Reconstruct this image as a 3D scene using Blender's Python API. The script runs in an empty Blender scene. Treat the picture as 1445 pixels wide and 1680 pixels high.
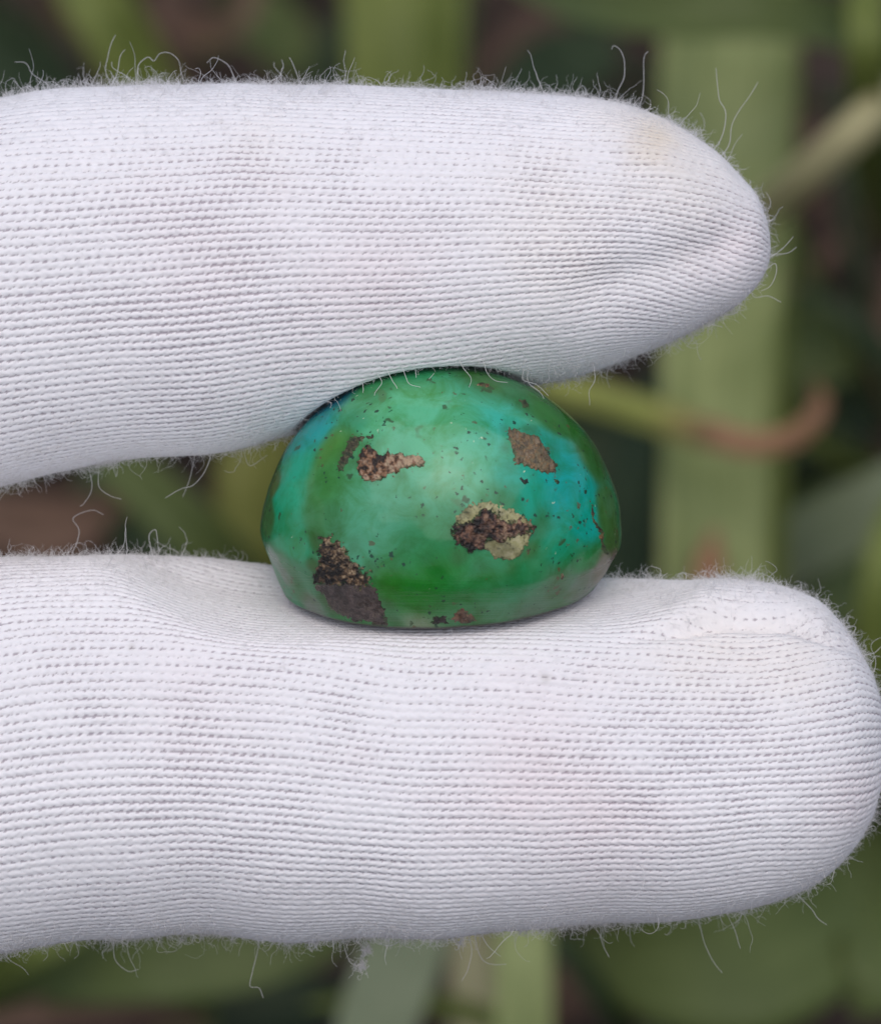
import bpy, math, random
import numpy as np
from mathutils import Vector, Matrix
from mathutils.bvhtree import BVHTree

# units: 1 blender unit = 1 cm
scene = bpy.context.scene
scene.unit_settings.scale_length = 0.01
COL = scene.collection

# ---------------------------------------------------------------- camera
PITCH = math.radians(40.0)      # camera looks down at the hand and the ground behind it
HH = 11.6                       # height of the hand above the ground
DIST = 18.0                     # camera to hand
PXCM = 393.0                    # photograph pixels per cm in the plane of the hand
CP, SP = math.cos(PITCH), math.sin(PITCH)

def to_world(p):
    p = np.asarray(p, float)
    x, y, z = p[..., 0], p[..., 1], p[..., 2]
    return np.stack([x, y*CP + z*SP, -y*SP + z*CP + HH], -1)

cam_data = bpy.data.cameras.new('camera')
cam = bpy.data.objects.new('camera', cam_data)
COL.objects.link(cam)
cam.location = tuple(to_world((0, -DIST, 0)))
cam.rotation_euler = (math.pi/2 - PITCH, 0, 0)
cam_data.sensor_fit = 'VERTICAL'
cam_data.sensor_height = 24
cam_data.lens = 24*DIST/(1680/PXCM)
cam_data.clip_start = 0.5
cam_data.clip_end = 20000
cam_data.dof.use_dof = True
cam_data.dof.focus_distance = DIST - 0.42
cam_data.dof.aperture_fstop = (cam_data.lens*1e-3)/0.30    # a 3 mm entrance pupil
scene.camera = cam

# ---------------------------------------------------------------- world, sun, exposure
SUN_EL, SUN_AZ = math.radians(68), math.radians(176)
world = bpy.data.worlds.new('World')
scene.world = world
world.use_nodes = True
wn = world.node_tree
bg = wn.nodes['Background']
sky = wn.nodes.new('ShaderNodeTexSky')
sky.sky_type = 'NISHITA'
sky.sun_disc = False
sky.sun_elevation = SUN_EL
sky.sun_rotation = SUN_AZ
sky.air_density = 1.0
sky.dust_density = 2.6
sky.ozone_density = 1.0
wn.links.new(sky.outputs[0], bg.inputs[0])
bg.inputs[1].default_value = 0.12

sun_data = bpy.data.lights.new('sun', 'SUN')
sun_data.energy = 1.4
sun_data.angle = math.radians(90)
sun_data.color = (1.0, 0.945, 0.875)
sun = bpy.data.objects.new('sun', sun_data)
COL.objects.link(sun)
# blender's sky: rotation 0 puts the sun at +Y, growing clockwise seen from above
sd = Vector((math.sin(SUN_AZ)*math.cos(SUN_EL), math.cos(SUN_AZ)*math.cos(SUN_EL), math.sin(SUN_EL)))
sun.rotation_euler = sd.to_track_quat('Z', 'Y').to_euler()
sun.location = tuple(sd*100)

vs = scene.view_settings
vs.view_transform = 'Standard'
vs.look = 'None'
vs.exposure = 0.08
vs.gamma = 1.0
vs.use_curve_mapping = False

# ---------------------------------------------------------------- helpers
rng = np.random.default_rng(11)
random.seed(5)

def s2l(c):
    c = np.asarray(c, float)/255.0
    return np.where(c <= 0.04045, c/12.92, ((c+0.055)/1.055)**2.4)

def _hash(ix, iy, iz, seed):
    h = (ix.astype(np.int64)*374761393 + iy.astype(np.int64)*668265263 + iz.astype(np.int64)*2147483647 + seed*1274126177)
    h = (h ^ (h >> 13)) * 1274126177
    h = h & 0xffffffff
    h = (h ^ (h >> 16)) & 0xffffff
    return h.astype(np.float64)/float(0xffffff)

def vnoise(p, scale=1.0, seed=0):
    """smooth value noise in [-1, 1]"""
    q = np.asarray(p, float)*scale
    i = np.floor(q).astype(np.int64)
    f = q - i
    f = f*f*(3-2*f)
    r = 0
    for dx in (0, 1):
        wx = f[..., 0] if dx else 1-f[..., 0]
        for dy in (0, 1):
            wy = f[..., 1] if dy else 1-f[..., 1]
            for dz in (0, 1):
                wz = f[..., 2] if dz else 1-f[..., 2]
                r = r + wx*wy*wz*_hash(i[..., 0]+dx, i[..., 1]+dy, i[..., 2]+dz, seed)
    return r*2-1

def fbm(p, scale=1.0, seed=0, octs=4):
    a, t, r = 1.0, 0.0, 0
    for k in range(octs):
        r = r + a*vnoise(p, scale*2**k, seed+k*17)
        t += a
        a *= 0.5
    return r/t

def sstep(a, b, x):
    t = np.clip((x-a)/(b-a), 0, 1)
    return t*t*(3-2*t)

def catmull(pts, n):
    """resample a polyline (k, d) smoothly to n points, evenly in the index"""
    P = np.asarray(pts, float)
    P = np.vstack([2*P[0]-P[1], P, 2*P[-1]-P[-2]])
    k = len(P)-3
    t = np.linspace(0, k, n)
    i = np.minimum(t.astype(int), k-1)
    f = (t-i)[:, None]
    a, b, c, d = P[i], P[i+1], P[i+2], P[i+3]
    return 0.5*((2*b) + (c-a)*f + (2*a-5*b+4*c-d)*f**2 + (3*b-a-3*c+d)*f**3)

def mesh_np(name, verts, quads, mat=None, parent=None, colors=None, uv=None, tris=None, smooth=True, loc=None):
    me = bpy.data.meshes.new(name)
    verts = np.asarray(verts, np.float32)
    nq = len(quads)
    nt = 0 if tris is None else len(tris)
    me.vertices.add(len(verts))
    me.vertices.foreach_set('co', verts.ravel())
    idx = np.asarray(quads, np.int32).ravel()
    tot = np.full(nq, 4, np.int32)
    if nt:
        idx = np.concatenate([idx, np.asarray(tris, np.int32).ravel()])
        tot = np.concatenate([tot, np.full(nt, 3, np.int32)])
    me.loops.add(len(idx))
    me.loops.foreach_set('vertex_index', idx)
    me.polygons.add(nq+nt)
    start = np.concatenate([[0], np.cumsum(tot)[:-1]]).astype(np.int32)
    me.polygons.foreach_set('loop_start', start)
    me.polygons.foreach_set('loop_total', tot)
    me.update(calc_edges=True)
    me.validate()
    if smooth:
        me.polygons.foreach_set('use_smooth', np.ones(len(me.polygons), bool))
    if colors:
        for nm, c in colors.items():
            a = me.color_attributes.new(nm, 'FLOAT_COLOR', 'POINT')
            c = np.asarray(c, np.float32)
            if c.shape[1] == 3:
                c = np.hstack([c, np.ones((len(c), 1), np.float32)])
            a.data.foreach_set('color', np.ascontiguousarray(c).ravel())
    if uv is not None:
        u = me.uv_layers.new(name='UVMap')
        u.data.foreach_set('uv', np.asarray(uv, np.float32)[idx].ravel())
    if mat:
        me.materials.append(mat)
    o = bpy.data.objects.new(name, me)
    COL.objects.link(o)
    if parent:
        o.parent = parent
    if loc is not None:
        o.location = loc
    return o

def grid_quads(nu, nv, wrap_v=False, flip=False):
    i = np.arange(nu-1)[:, None]
    j = np.arange(nv if wrap_v else nv-1)[None, :]
    j2 = (j+1) % nv
    q = np.stack([(i*nv+j)+0*j2, (i+1)*nv+j+0*j2, (i+1)*nv+j2, i*nv+j2+0*j], -1).reshape(-1, 4)
    return q[:, ::-1] if flip else q

def empty(name, loc, rot=(0, 0, 0)):
    o = bpy.data.objects.new(name, None)
    COL.objects.link(o)
    o.location = loc
    o.rotation_euler = rot
    o.empty_display_size = 0.3
    return o

def tag(o, label=None, cat=None, group=None, kind=None):
    if label: o['label'] = label
    if cat: o['category'] = cat
    if group: o['group'] = group
    if kind: o['kind'] = kind
    return o

def new_mat(name):
    m = bpy.data.materials.new(name)
    m.use_nodes = True
    nt = m.node_tree
    return m, nt, nt.nodes['Principled BSDF']

def node(nt, typ, **kw):
    n = nt.nodes.new(typ)
    for k, v in kw.items():
        setattr(n, k, v)
    return n

def px_dir(px, py):
    return np.array([(px-722.5)/PXCM/DIST, 1.0, (840-py)/PXCM/DIST])

def at(px, py, d=0.0):
    """the point d cm behind the plane of the hand, hand frame"""
    v = px_dir(px, py)*(DIST+d)
    v[1] -= DIST
    return v

# ---------------------------------------------------------------- materials
def glove_material():
    m, nt, b = new_mat('white_cotton_knit')
    L = nt.links.new
    col = node(nt, 'ShaderNodeVertexColor', layer_name='knit')
    L(col.outputs['Color'], b.inputs['Base Color'])
    b.inputs['Roughness'].default_value = 0.95
    b.inputs['Specular IOR Level'].default_value = 0.15
    b.inputs['Sheen Weight'].default_value = 0.10
    b.inputs['Sheen Roughness'].default_value = 0.5
    b.inputs['Subsurface Weight'].default_value = 0.22
    b.inputs['Subsurface Radius'].default_value = (1.0, 0.9, 0.9)
    b.inputs['Subsurface Scale'].default_value = 0.018
    tc = node(nt, 'ShaderNodeTexCoord')
    n1 = node(nt, 'ShaderNodeTexNoise')
    n1.inputs['Scale'].default_value = 190
    n1.inputs['Detail'].default_value = 3
    n1.inputs['Roughness'].default_value = 0.7
    L(tc.outputs['Object'], n1.inputs['Vector'])
    bp = node(nt, 'ShaderNodeBump')
    bp.inputs['Strength'].default_value = 0.35
    bp.inputs['Distance'].default_value = 0.004
    L(n1.outputs['Fac'], bp.inputs['Height'])
    L(bp.outputs['Normal'], b.inputs['Normal'])
    return m

def fuzz_material():
    m, nt, b = new_mat('cotton_fibre')
    b.inputs['Base Color'].default_value = (0.80, 0.78, 0.78, 1)
    b.inputs['Roughness'].default_value = 0.8
    b.inputs['Specular IOR Level'].default_value = 0.2
    tr = node(nt, 'ShaderNodeBsdfTranslucent')
    tr.inputs['Color'].default_value = (0.75, 0.73, 0.72, 1)
    mx = node(nt, 'ShaderNodeMixShader')
    mx.inputs[0].default_value = 0.4
    nt.links.new(b.outputs[0], mx.inputs[1])
    nt.links.new(tr.outputs[0], mx.inputs[2])
    nt.links.new(mx.outputs[0], nt.nodes['Material Output'].inputs['Surface'])
    return m

def coarse_glove_material():
    m, nt, b = new_mat('white_cotton_knit_plain')
    L = nt.links.new
    b.inputs['Base Color'].default_value = (0.78, 0.77, 0.80, 1)
    b.inputs['Roughness'].default_value = 0.95
    b.inputs['Specular IOR Level'].default_value = 0.15
    tc = node(nt, 'ShaderNodeTexCoord')
    w = node(nt, 'ShaderNodeTexWave', wave_type='BANDS', bands_direction='Z')
    w.inputs['Scale'].default_value = 5.0
    w.inputs['Distortion'].default_value = 1.0
    L(tc.outputs['Object'], w.inputs['Vector'])
    bp = node(nt, 'ShaderNodeBump')
    bp.inputs['Strength'].default_value = 0.35
    bp.inputs['Distance'].default_value = 0.008
    L(w.outputs['Fac'], bp.inputs['Height'])
    L(bp.outputs['Normal'], b.inputs['Normal'])
    return m

def stone_material():
    m, nt, b = new_mat('turquoise')
    L = nt.links.new
    tc = node(nt, 'ShaderNodeTexCoord')
    col = node(nt, 'ShaderNodeVertexColor', layer_name='stone')
    # cloudy variation
    n1 = node(nt, 'ShaderNodeTexNoise'); n1.inputs['Scale'].default_value = 6.5; n1.inputs['Detail'].default_value = 8; n1.inputs['Roughness'].default_value = 0.68; n1.inputs['Distortion'].default_value = 0.6
    L(tc.outputs['Object'], n1.inputs['Vector'])
    r1 = node(nt, 'ShaderNodeMapRange'); r1.inputs['From Min'].default_value = 0.42; r1.inputs['From Max'].default_value = 0.70
    r1.inputs['To Min'].default_value = 0.0; r1.inputs['To Max'].default_value = 1.0
    L(n1.outputs['Fac'], r1.inputs['Value'])
    mx1 = node(nt, 'ShaderNodeMix', data_type='RGBA', blend_type='MULTIPLY')
    L(r1.outputs['Result'], mx1.inputs['Factor'])
    L(col.outputs['Color'], mx1.inputs[6])
    mx1.inputs[7].default_value = (0.55, 0.62, 0.30, 1)
    # dark flecks: large sparse and small
    def flecks(scale, thr, colour, src, density_seed, amount):
        v = node(nt, 'ShaderNodeTexVoronoi', feature='F1')
        v.inputs['Scale'].default_value = scale
        v.inputs['Randomness'].default_value = 1.0
        wv = node(nt, 'ShaderNodeTexNoise'); wv.inputs['Scale'].default_value = scale*1.7; wv.inputs['Detail'].default_value = 2
        L(tc.outputs['Object'], wv.inputs['Vector'])
        ma = node(nt, 'ShaderNodeVectorMath', operation='MULTIPLY_ADD')
        L(wv.outputs['Color'], ma.inputs[0]); ma.inputs[1].default_value = (1.1/scale,)*3
        L(tc.outputs['Object'], ma.inputs[2])
        L(ma.outputs[0], v.inputs['Vector'])
        sep = node(nt, 'ShaderNodeSeparateColor')
        L(v.outputs['Color'], sep.inputs[0])
        # random size per cell, most cells none
        sz = node(nt, 'ShaderNodeMapRange'); sz.inputs['From Min'].default_value = density_seed; sz.inputs['From Max'].default_value = 1.0
        sz.inputs['To Min'].default_value = 0.0; sz.inputs['To Max'].default_value = thr
        L(sep.outputs[0], sz.inputs['Value'])
        cl = node(nt, 'ShaderNodeTexNoise'); cl.inputs['Scale'].default_value = 2.6+scale*0.05; cl.inputs['Detail'].default_value = 2
        L(tc.outputs['Object'], cl.inputs['Vector'])
        cm = node(nt, 'ShaderNodeMapRange'); cm.inputs['From Min'].default_value = 0.36; cm.inputs['From Max'].default_value = 0.56
        L(cl.outputs['Fac'], cm.inputs['Value'])
        ml = node(nt, 'ShaderNodeMath', operation='MULTIPLY'); L(sz.outputs['Result'], ml.inputs[0]); L(cm.outputs['Result'], ml.inputs[1])
        sub = node(nt, 'ShaderNodeMath', operation='SUBTRACT')
        L(ml.outputs[0], sub.inputs[0]); L(v.outputs['Distance'], sub.inputs[1])
        mr = node(nt, 'ShaderNodeMapRange'); mr.inputs['From Min'].default_value = 0.0; mr.inputs['From Max'].default_value = 0.10
        mr.inputs['To Max'].default_value = amount
        L(sub.outputs[0], mr.inputs['Value'])
        mx = node(nt, 'ShaderNodeMix', data_type='RGBA')
        L(mr.outputs['Result'], mx.inputs['Factor'])
        L(src, mx.inputs[6]); mx.inputs[7].default_value = colour
        return mx.outputs[2]
    # pale milky clouds
    nb = node(nt, 'ShaderNodeTexNoise'); nb.inputs['Scale'].default_value = 4.3; nb.inputs['Detail'].default_value = 7; nb.inputs['Roughness'].default_value = 0.65
    mpb = node(nt, 'ShaderNodeMapping'); mpb.inputs['Location'].default_value = (3.1, 1.7, 5.2)
    L(tc.outputs['Object'], mpb.inputs['Vector']); L(mpb.outputs[0], nb.inputs['Vector'])
    rb = node(nt, 'ShaderNodeMapRange'); rb.inputs['From Min'].default_value = 0.50; rb.inputs['From Max'].default_value = 0.72; rb.inputs['To Max'].default_value = 0.14
    L(nb.outputs['Fac'], rb.inputs['Value'])
    mxb = node(nt, 'ShaderNodeMix', data_type='RGBA'); L(rb.outputs['Result'], mxb.inputs['Factor'])
    L(mx1.outputs[2], mxb.inputs[6]); mxb.inputs[7].default_value = (0.16, 0.46, 0.32, 1)
    c = mxb.outputs[2]
    c = flecks(7.0, 0.34, (0.075, 0.115, 0.035, 1), c, 0.45, 0.45)
    c = flecks(13, 0.34, (0.035, 0.065, 0.025, 1), c, 0.40, 0.8)
    c = flecks(38, 0.42, (0.015, 0.040, 0.025, 1), c, 0.45, 0.9)
    c = flecks(24, 0.36, (0.10, 0.06, 0.03, 1), c, 0.55, 0.7)
    c = flecks(34, 0.24, (0.50, 0.62, 0.42, 1), c, 0.88, 0.8)
    L(c, b.inputs['Base Color'])
    b.inputs['IOR'].default_value = 1.46
    b.inputs['Subsurface Weight'].default_value = 0.15
    b.inputs['Subsurface Radius'].default_value = (0.4, 1.0, 0.8)
    b.inputs['Subsurface Scale'].default_value = 0.03
    # polish: dome glossy, chamfer duller with scratches (alpha of the colour = dullness)
    rr = node(nt, 'ShaderNodeMapRange'); rr.inputs['To Min'].default_value = 0.09; rr.inputs['To Max'].default_value = 0.27
    L(col.outputs['Alpha'], rr.inputs['Value'])
    n2 = node(nt, 'ShaderNodeTexNoise'); n2.inputs['Scale'].default_value = 14; n2.inputs['Detail'].default_value = 4
    L(tc.outputs['Object'], n2.inputs['Vector'])
    ad = node(nt, 'ShaderNodeMath', operation='MULTIPLY_ADD'); ad.inputs[1].default_value = 0.10
    L(n2.outputs['Fac'], ad.inputs[0]); L(rr.outputs['Result'], ad.inputs[2])
    L(ad.outputs[0], b.inputs['Roughness'])
    # fine scratches along the girdle
    mp = node(nt, 'ShaderNodeMapping'); mp.inputs['Scale'].default_value = (4, 4, 190)
    mp.inputs['Rotation'].default_value = (0.25, 0.03, 0)
    L(tc.outputs['Object'], mp.inputs['Vector'])
    n3 = node(nt, 'ShaderNodeTexNoise'); n3.inputs['Scale'].default_value = 1.0; n3.inputs['Detail'].default_value = 3
    L(mp.outputs[0], n3.inputs['Vector'])
    mu = node(nt, 'ShaderNodeMath', operation='MULTIPLY'); L(n3.outputs['Fac'], mu.inputs[0]); L(col.outputs['Alpha'], mu.inputs[1])
    n4 = node(nt, 'ShaderNodeTexNoise'); n4.inputs['Scale'].default_value = 60; n4.inputs['Detail'].default_value = 3
    L(tc.outputs['Object'], n4.inputs['Vector'])
    m4 = node(nt, 'ShaderNodeMath', operation='MULTIPLY_ADD'); m4.inputs[1].default_value = 0.10
    L(n4.outputs['Fac'], m4.inputs[0]); L(mu.outputs[0], m4.inputs[2])
    bp = node(nt, 'ShaderNodeBump'); bp.inputs['Strength'].default_value = 0.45; bp.inputs['Distance'].default_value = 0.006
    L(m4.outputs[0], bp.inputs['Height'])
    L(bp.outputs['Normal'], b.inputs['Normal'])
    return m

def patch_material():
    m, nt, b = new_mat('matrix_rock')
    L = nt.links.new
    col = node(nt, 'ShaderNodeVertexColor', layer_name='rock')
    L(col.outputs['Color'], b.inputs['Base Color'])
    rr = node(nt, 'ShaderNodeMapRange'); rr.inputs['To Min'].default_value = 0.62; rr.inputs['To Max'].default_value = 0.32
    L(col.outputs['Alpha'], rr.inputs['Value'])
    L(rr.outputs['Result'], b.inputs['Roughness'])
    tc = node(nt, 'ShaderNodeTexCoord')
    n1 = node(nt, 'ShaderNodeTexNoise'); n1.inputs['Scale'].default_value = 130; n1.inputs['Detail'].default_value = 4
    L(tc.outputs['Object'], n1.inputs['Vector'])
    bp = node(nt, 'ShaderNodeBump'); bp.inputs['Strength'].default_value = 0.5; bp.inputs['Distance'].default_value = 0.006
    L(n1.outputs['Fac'], bp.inputs['Height']); L(bp.outputs['Normal'], b.inputs['Normal'])
    return m

def leaf_material(name, c1, c2, rough=0.45, vein=1.0, transl=0.25, tip=None):
    m, nt, b = new_mat(name)
    L = nt.links.new
    uv = node(nt, 'ShaderNodeUVMap')
    tc = node(nt, 'ShaderNodeTexCoord')
    mp = node(nt, 'ShaderNodeMapping'); mp.inputs['Scale'].default_value = (1.2, 26, 1)
    L(uv.outputs[0], mp.inputs['Vector'])
    n1 = node(nt, 'ShaderNodeTexNoise'); n1.inputs['Scale'].default_value = 1.0; n1.inputs['Detail'].default_value = 3
    L(mp.outputs[0], n1.inputs['Vector'])
    n2 = node(nt, 'ShaderNodeTexNoise'); n2.inputs['Scale'].default_value = 1.6; n2.inputs['Detail'].default_value = 4
    L(tc.outputs['Object'], n2.inputs['Vector'])
    ad = node(nt, 'ShaderNodeMath', operation='ADD'); L(n1.outputs['Fac'], ad.inputs[0]); L(n2.outputs['Fac'], ad.inputs[1])
    mr = node(nt, 'ShaderNodeMapRange'); mr.inputs['From Min'].default_value = 0.7; mr.inputs['From Max'].default_value = 1.3
    L(ad.outputs[0], mr.inputs['Value'])
    mx = node(nt, 'ShaderNodeMix', data_type='RGBA'); L(mr.outputs['Result'], mx.inputs['Factor'])
    mx.inputs[6].default_value = (*c1, 1); mx.inputs[7].default_value = (*c2, 1)
    out = mx.outputs[2]
    if tip is not None:          # the leaf withers towards its end
        sx = node(nt, 'ShaderNodeSeparateXYZ'); L(uv.outputs[0], sx.inputs[0])
        gr = node(nt, 'ShaderNodeMapRange', interpolation_type='SMOOTHSTEP'); gr.inputs['From Min'].default_value = 1.9; gr.inputs['From Max'].default_value = 2.7
        L(sx.outputs['X'], gr.inputs['Value'])
        mt = node(nt, 'ShaderNodeMix', data_type='RGBA'); L(gr.outputs['Result'], mt.inputs['Factor']); L(out, mt.inputs[6]); mt.inputs[7].default_value = (*tip, 1)
        out = mt.outputs[2]
    L(out, b.inputs['Base Color'])
    b.inputs['Roughness'].default_value = rough
    b.inputs['Specular IOR Level'].default_value = 0.25
    bp = node(nt, 'ShaderNodeBump'); bp.inputs['Strength'].default_value = 0.4*vein; bp.inputs['Distance'].default_value = 0.02
    L(n1.outputs['Fac'], bp.inputs['Height']); L(bp.outputs['Normal'], b.inputs['Normal'])
    if transl > 0:
        tr = node(nt, 'ShaderNodeBsdfTranslucent'); L(out, tr.inputs['Color'])
        ms = node(nt, 'ShaderNodeMixShader'); ms.inputs[0].default_value = transl
        L(b.outputs[0], ms.inputs[1]); L(tr.outputs[0], ms.inputs[2])
        L(ms.outputs[0], nt.nodes['Material Output'].inputs['Surface'])
    return m

def soil_material():
    m, nt, b = new_mat('soil')
    L = nt.links.new
    tc = node(nt, 'ShaderNodeTexCoord')
    n1 = node(nt, 'ShaderNodeTexNoise'); n1.inputs['Scale'].default_value = 0.9; n1.inputs['Detail'].default_value = 8; n1.inputs['Roughness'].default_value = 0.7
    L(tc.outputs['Object'], n1.inputs['Vector'])
    cr = node(nt, 'ShaderNodeValToRGB')
    cr.color_ramp.elements[0].position = 0.3; cr.color_ramp.elements[0].color = (0.018, 0.012, 0.009, 1)
    cr.color_ramp.elements[1].position = 0.75; cr.color_ramp.elements[1].color = (0.085, 0.055, 0.040, 1)
    L(n1.outputs['Fac'], cr.inputs['Fac']); L(cr.outputs['Color'], b.inputs['Base Color'])
    b.inputs['Roughness'].default_value = 0.95
    n2 = node(nt, 'ShaderNodeTexNoise'); n2.inputs['Scale'].default_value = 6; n2.inputs['Detail'].default_value = 6
    L(tc.outputs['Object'], n2.inputs['Vector'])
    bp = node(nt, 'ShaderNodeBump'); bp.inputs['Strength'].default_value = 0.9; bp.inputs['Distance'].default_value = 0.15
    L(n2.outputs['Fac'], bp.inputs['Height']); L(bp.outputs['Normal'], b.inputs['Normal'])
    return m

M_GLOVE, M_FUZZ, M_PLAIN = glove_material(), fuzz_material(), coarse_glove_material()
M_STONE, M_ROCK, M_SOIL = stone_material(), patch_material(), soil_material()

# ---------------------------------------------------------------- the ground
def ground():
    n = 150
    x = np.linspace(-45, 45, n); y = np.linspace(-30, 70, n)
    X, Y = np.meshgrid(x, y, indexing='ij')
    P = np.stack([X, Y, np.zeros_like(X)], -1)
    edge = np.minimum(np.minimum(X+45, 45-X), np.minimum(Y+30, 70-Y))
    Z = (fbm(P, 0.22, 3, 5)*0.9 + fbm(P, 1.3, 9, 3)*0.25 - 0.5)*sstep(0, 8, edge)
    V = np.stack([X, Y, Z], -1).reshape(-1, 3)
    Q = grid_quads(n, n)
    # the same sheet runs on flat to the horizon
    far = 9000.0
    k = len(V)
    c = [0, (n-1)*n, n*n-1, n-1]
    V = np.vstack([V, [[-far, -far, 0], [far, -far, 0], [far, far, 0], [-far, far, 0]]])
    extra = []
    for a in range(4):
        b2 = (a+1) % 4
        extra.append([c[a], k+a, k+b2, c[b2]])
    # border vertices are at height 0 so the big quads meet the patch along straight lines
    o = mesh_np('ground', V, np.vstack([Q, np.array(extra)]), M_SOIL)
    tag(o, kind='structure')
    return o
ground()

def ground_depth(px, py):
    v = to_world(at(px, py, 10.0)) - to_world(np.array([0, -DIST, 0.0]))
    cz = float(to_world(np.array([0, -DIST, 0.0]))[2])
    t = cz/(-v[2])
    return t*(DIST+10.0) - DIST

def bgp(px, py, f):
    """world point on the sight line at fraction f of the way from hand to ground"""
    return to_world(at(px, py, ground_depth(px, py)*f))

# ---------------------------------------------------------------- the stone
TILT = math.radians(19.5)
SA, SB, SH, SHB = 0.745, 0.60, 0.725, 0.225
S0 = np.array([0.0, -0.10, (840-880)/PXCM])          # girdle centre, hand frame
_ct, _st = math.cos(TILT), math.sin(TILT)
_r = math.radians(-2.0)
RX = np.array([[1, 0, 0], [0, _ct, -_st], [0, _st, _ct]])
RY = np.array([[math.cos(_r), 0, math.sin(-_r)], [0, 1, 0], [-math.sin(-_r), 0, math.cos(_r)]])
SR = RY @ RX                                          # stone frame -> hand frame
# note: RX turns +z towards -y (towards the camera)

def stone_frame(p):
    return (p - S0) @ SR

def build_stone_verts():
    nphi = 420
    prof = []
    for t in np.linspace(0, 1, 10)[:-1]:
        prof.append((0.80*t, -SHB, 0.0))
    for t in np.linspace(0, 1, 8):
        a = t*math.pi/2
        prof.append((0.80+0.075*math.sin(a), -SHB+0.035*(1-math.cos(a)), 1.0))
    for t in np.linspace(0, 1, 22)[1:-1]:
        prof.append((0.875+(0.985-0.875)*t**0.85, -SHB+0.035+(SHB-0.05)*t, 1.0))
    for t in np.linspace(0, 1, 10)[:-1]:
        a = -0.9+t*0.9
        prof.append((0.965+0.035*math.cos(a), -0.015+0.02*math.sin(a)+0.015, 1-t))
    for t in np.linspace(0, 1, 150):
        a = t*math.pi/2
        prof.append((math.cos(a)**0.97 if t < 1 else 0.0, SH*math.sin(a), 0.0))
    prof = np.array(prof)
    k = slice(30, 70)
    for _ in range(80):
        prof[k] = 0.5*prof[k] + 0.25*(prof[29:69]+prof[31:71])
    phi = np.linspace(0, 2*math.pi, nphi, endpoint=False)
    R = prof[:, 0][:, None]; Z = prof[:, 1][:, None]
    X = SA*R*np.cos(phi); Y = SB*R*np.sin(phi); Z = Z+0*X
    Z = np.where(Z < -0.01, Z + np.clip(-Z/SHB, 0, 1)*0.045*X/SA, Z)   # base cut a little askew
    P = np.stack([X, Y, Z], -1)
    nrm = P/np.linalg.norm(P, axis=-1, keepdims=True)
    P = P + nrm*(fbm(P, 2.6, 41, 4)*0.017)[..., None]
    dull = np.repeat(prof[:, 2][:, None], nphi, 1)
    return P, dull, len(prof), nphi

SP3, S_dull, S_np, S_nphi = build_stone_verts()
SV = SP3.reshape(-1, 3) @ SR.T + S0                   # hand frame
SQ = grid_quads(S_np, S_nphi, wrap_v=True, flip=True)
stone_bvh = BVHTree.FromPolygons([tuple(v) for v in SV], [tuple(int(k) for k in q) for q in SQ])

def on_stone(px, py):
    o = Vector((0, -DIST, 0)); d = Vector(px_dir(px, py)).normalized()
    h, n, i, dist = stone_bvh.ray_cast(o, d)
    if h is None:
        h, n, i, dist = stone_bvh.find_nearest(Vector(at(px, py, 0.0)))
    n = Vector(n)
    if n.dot(d) > 0: n = -n
    return np.array(h), np.array(n)

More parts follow.
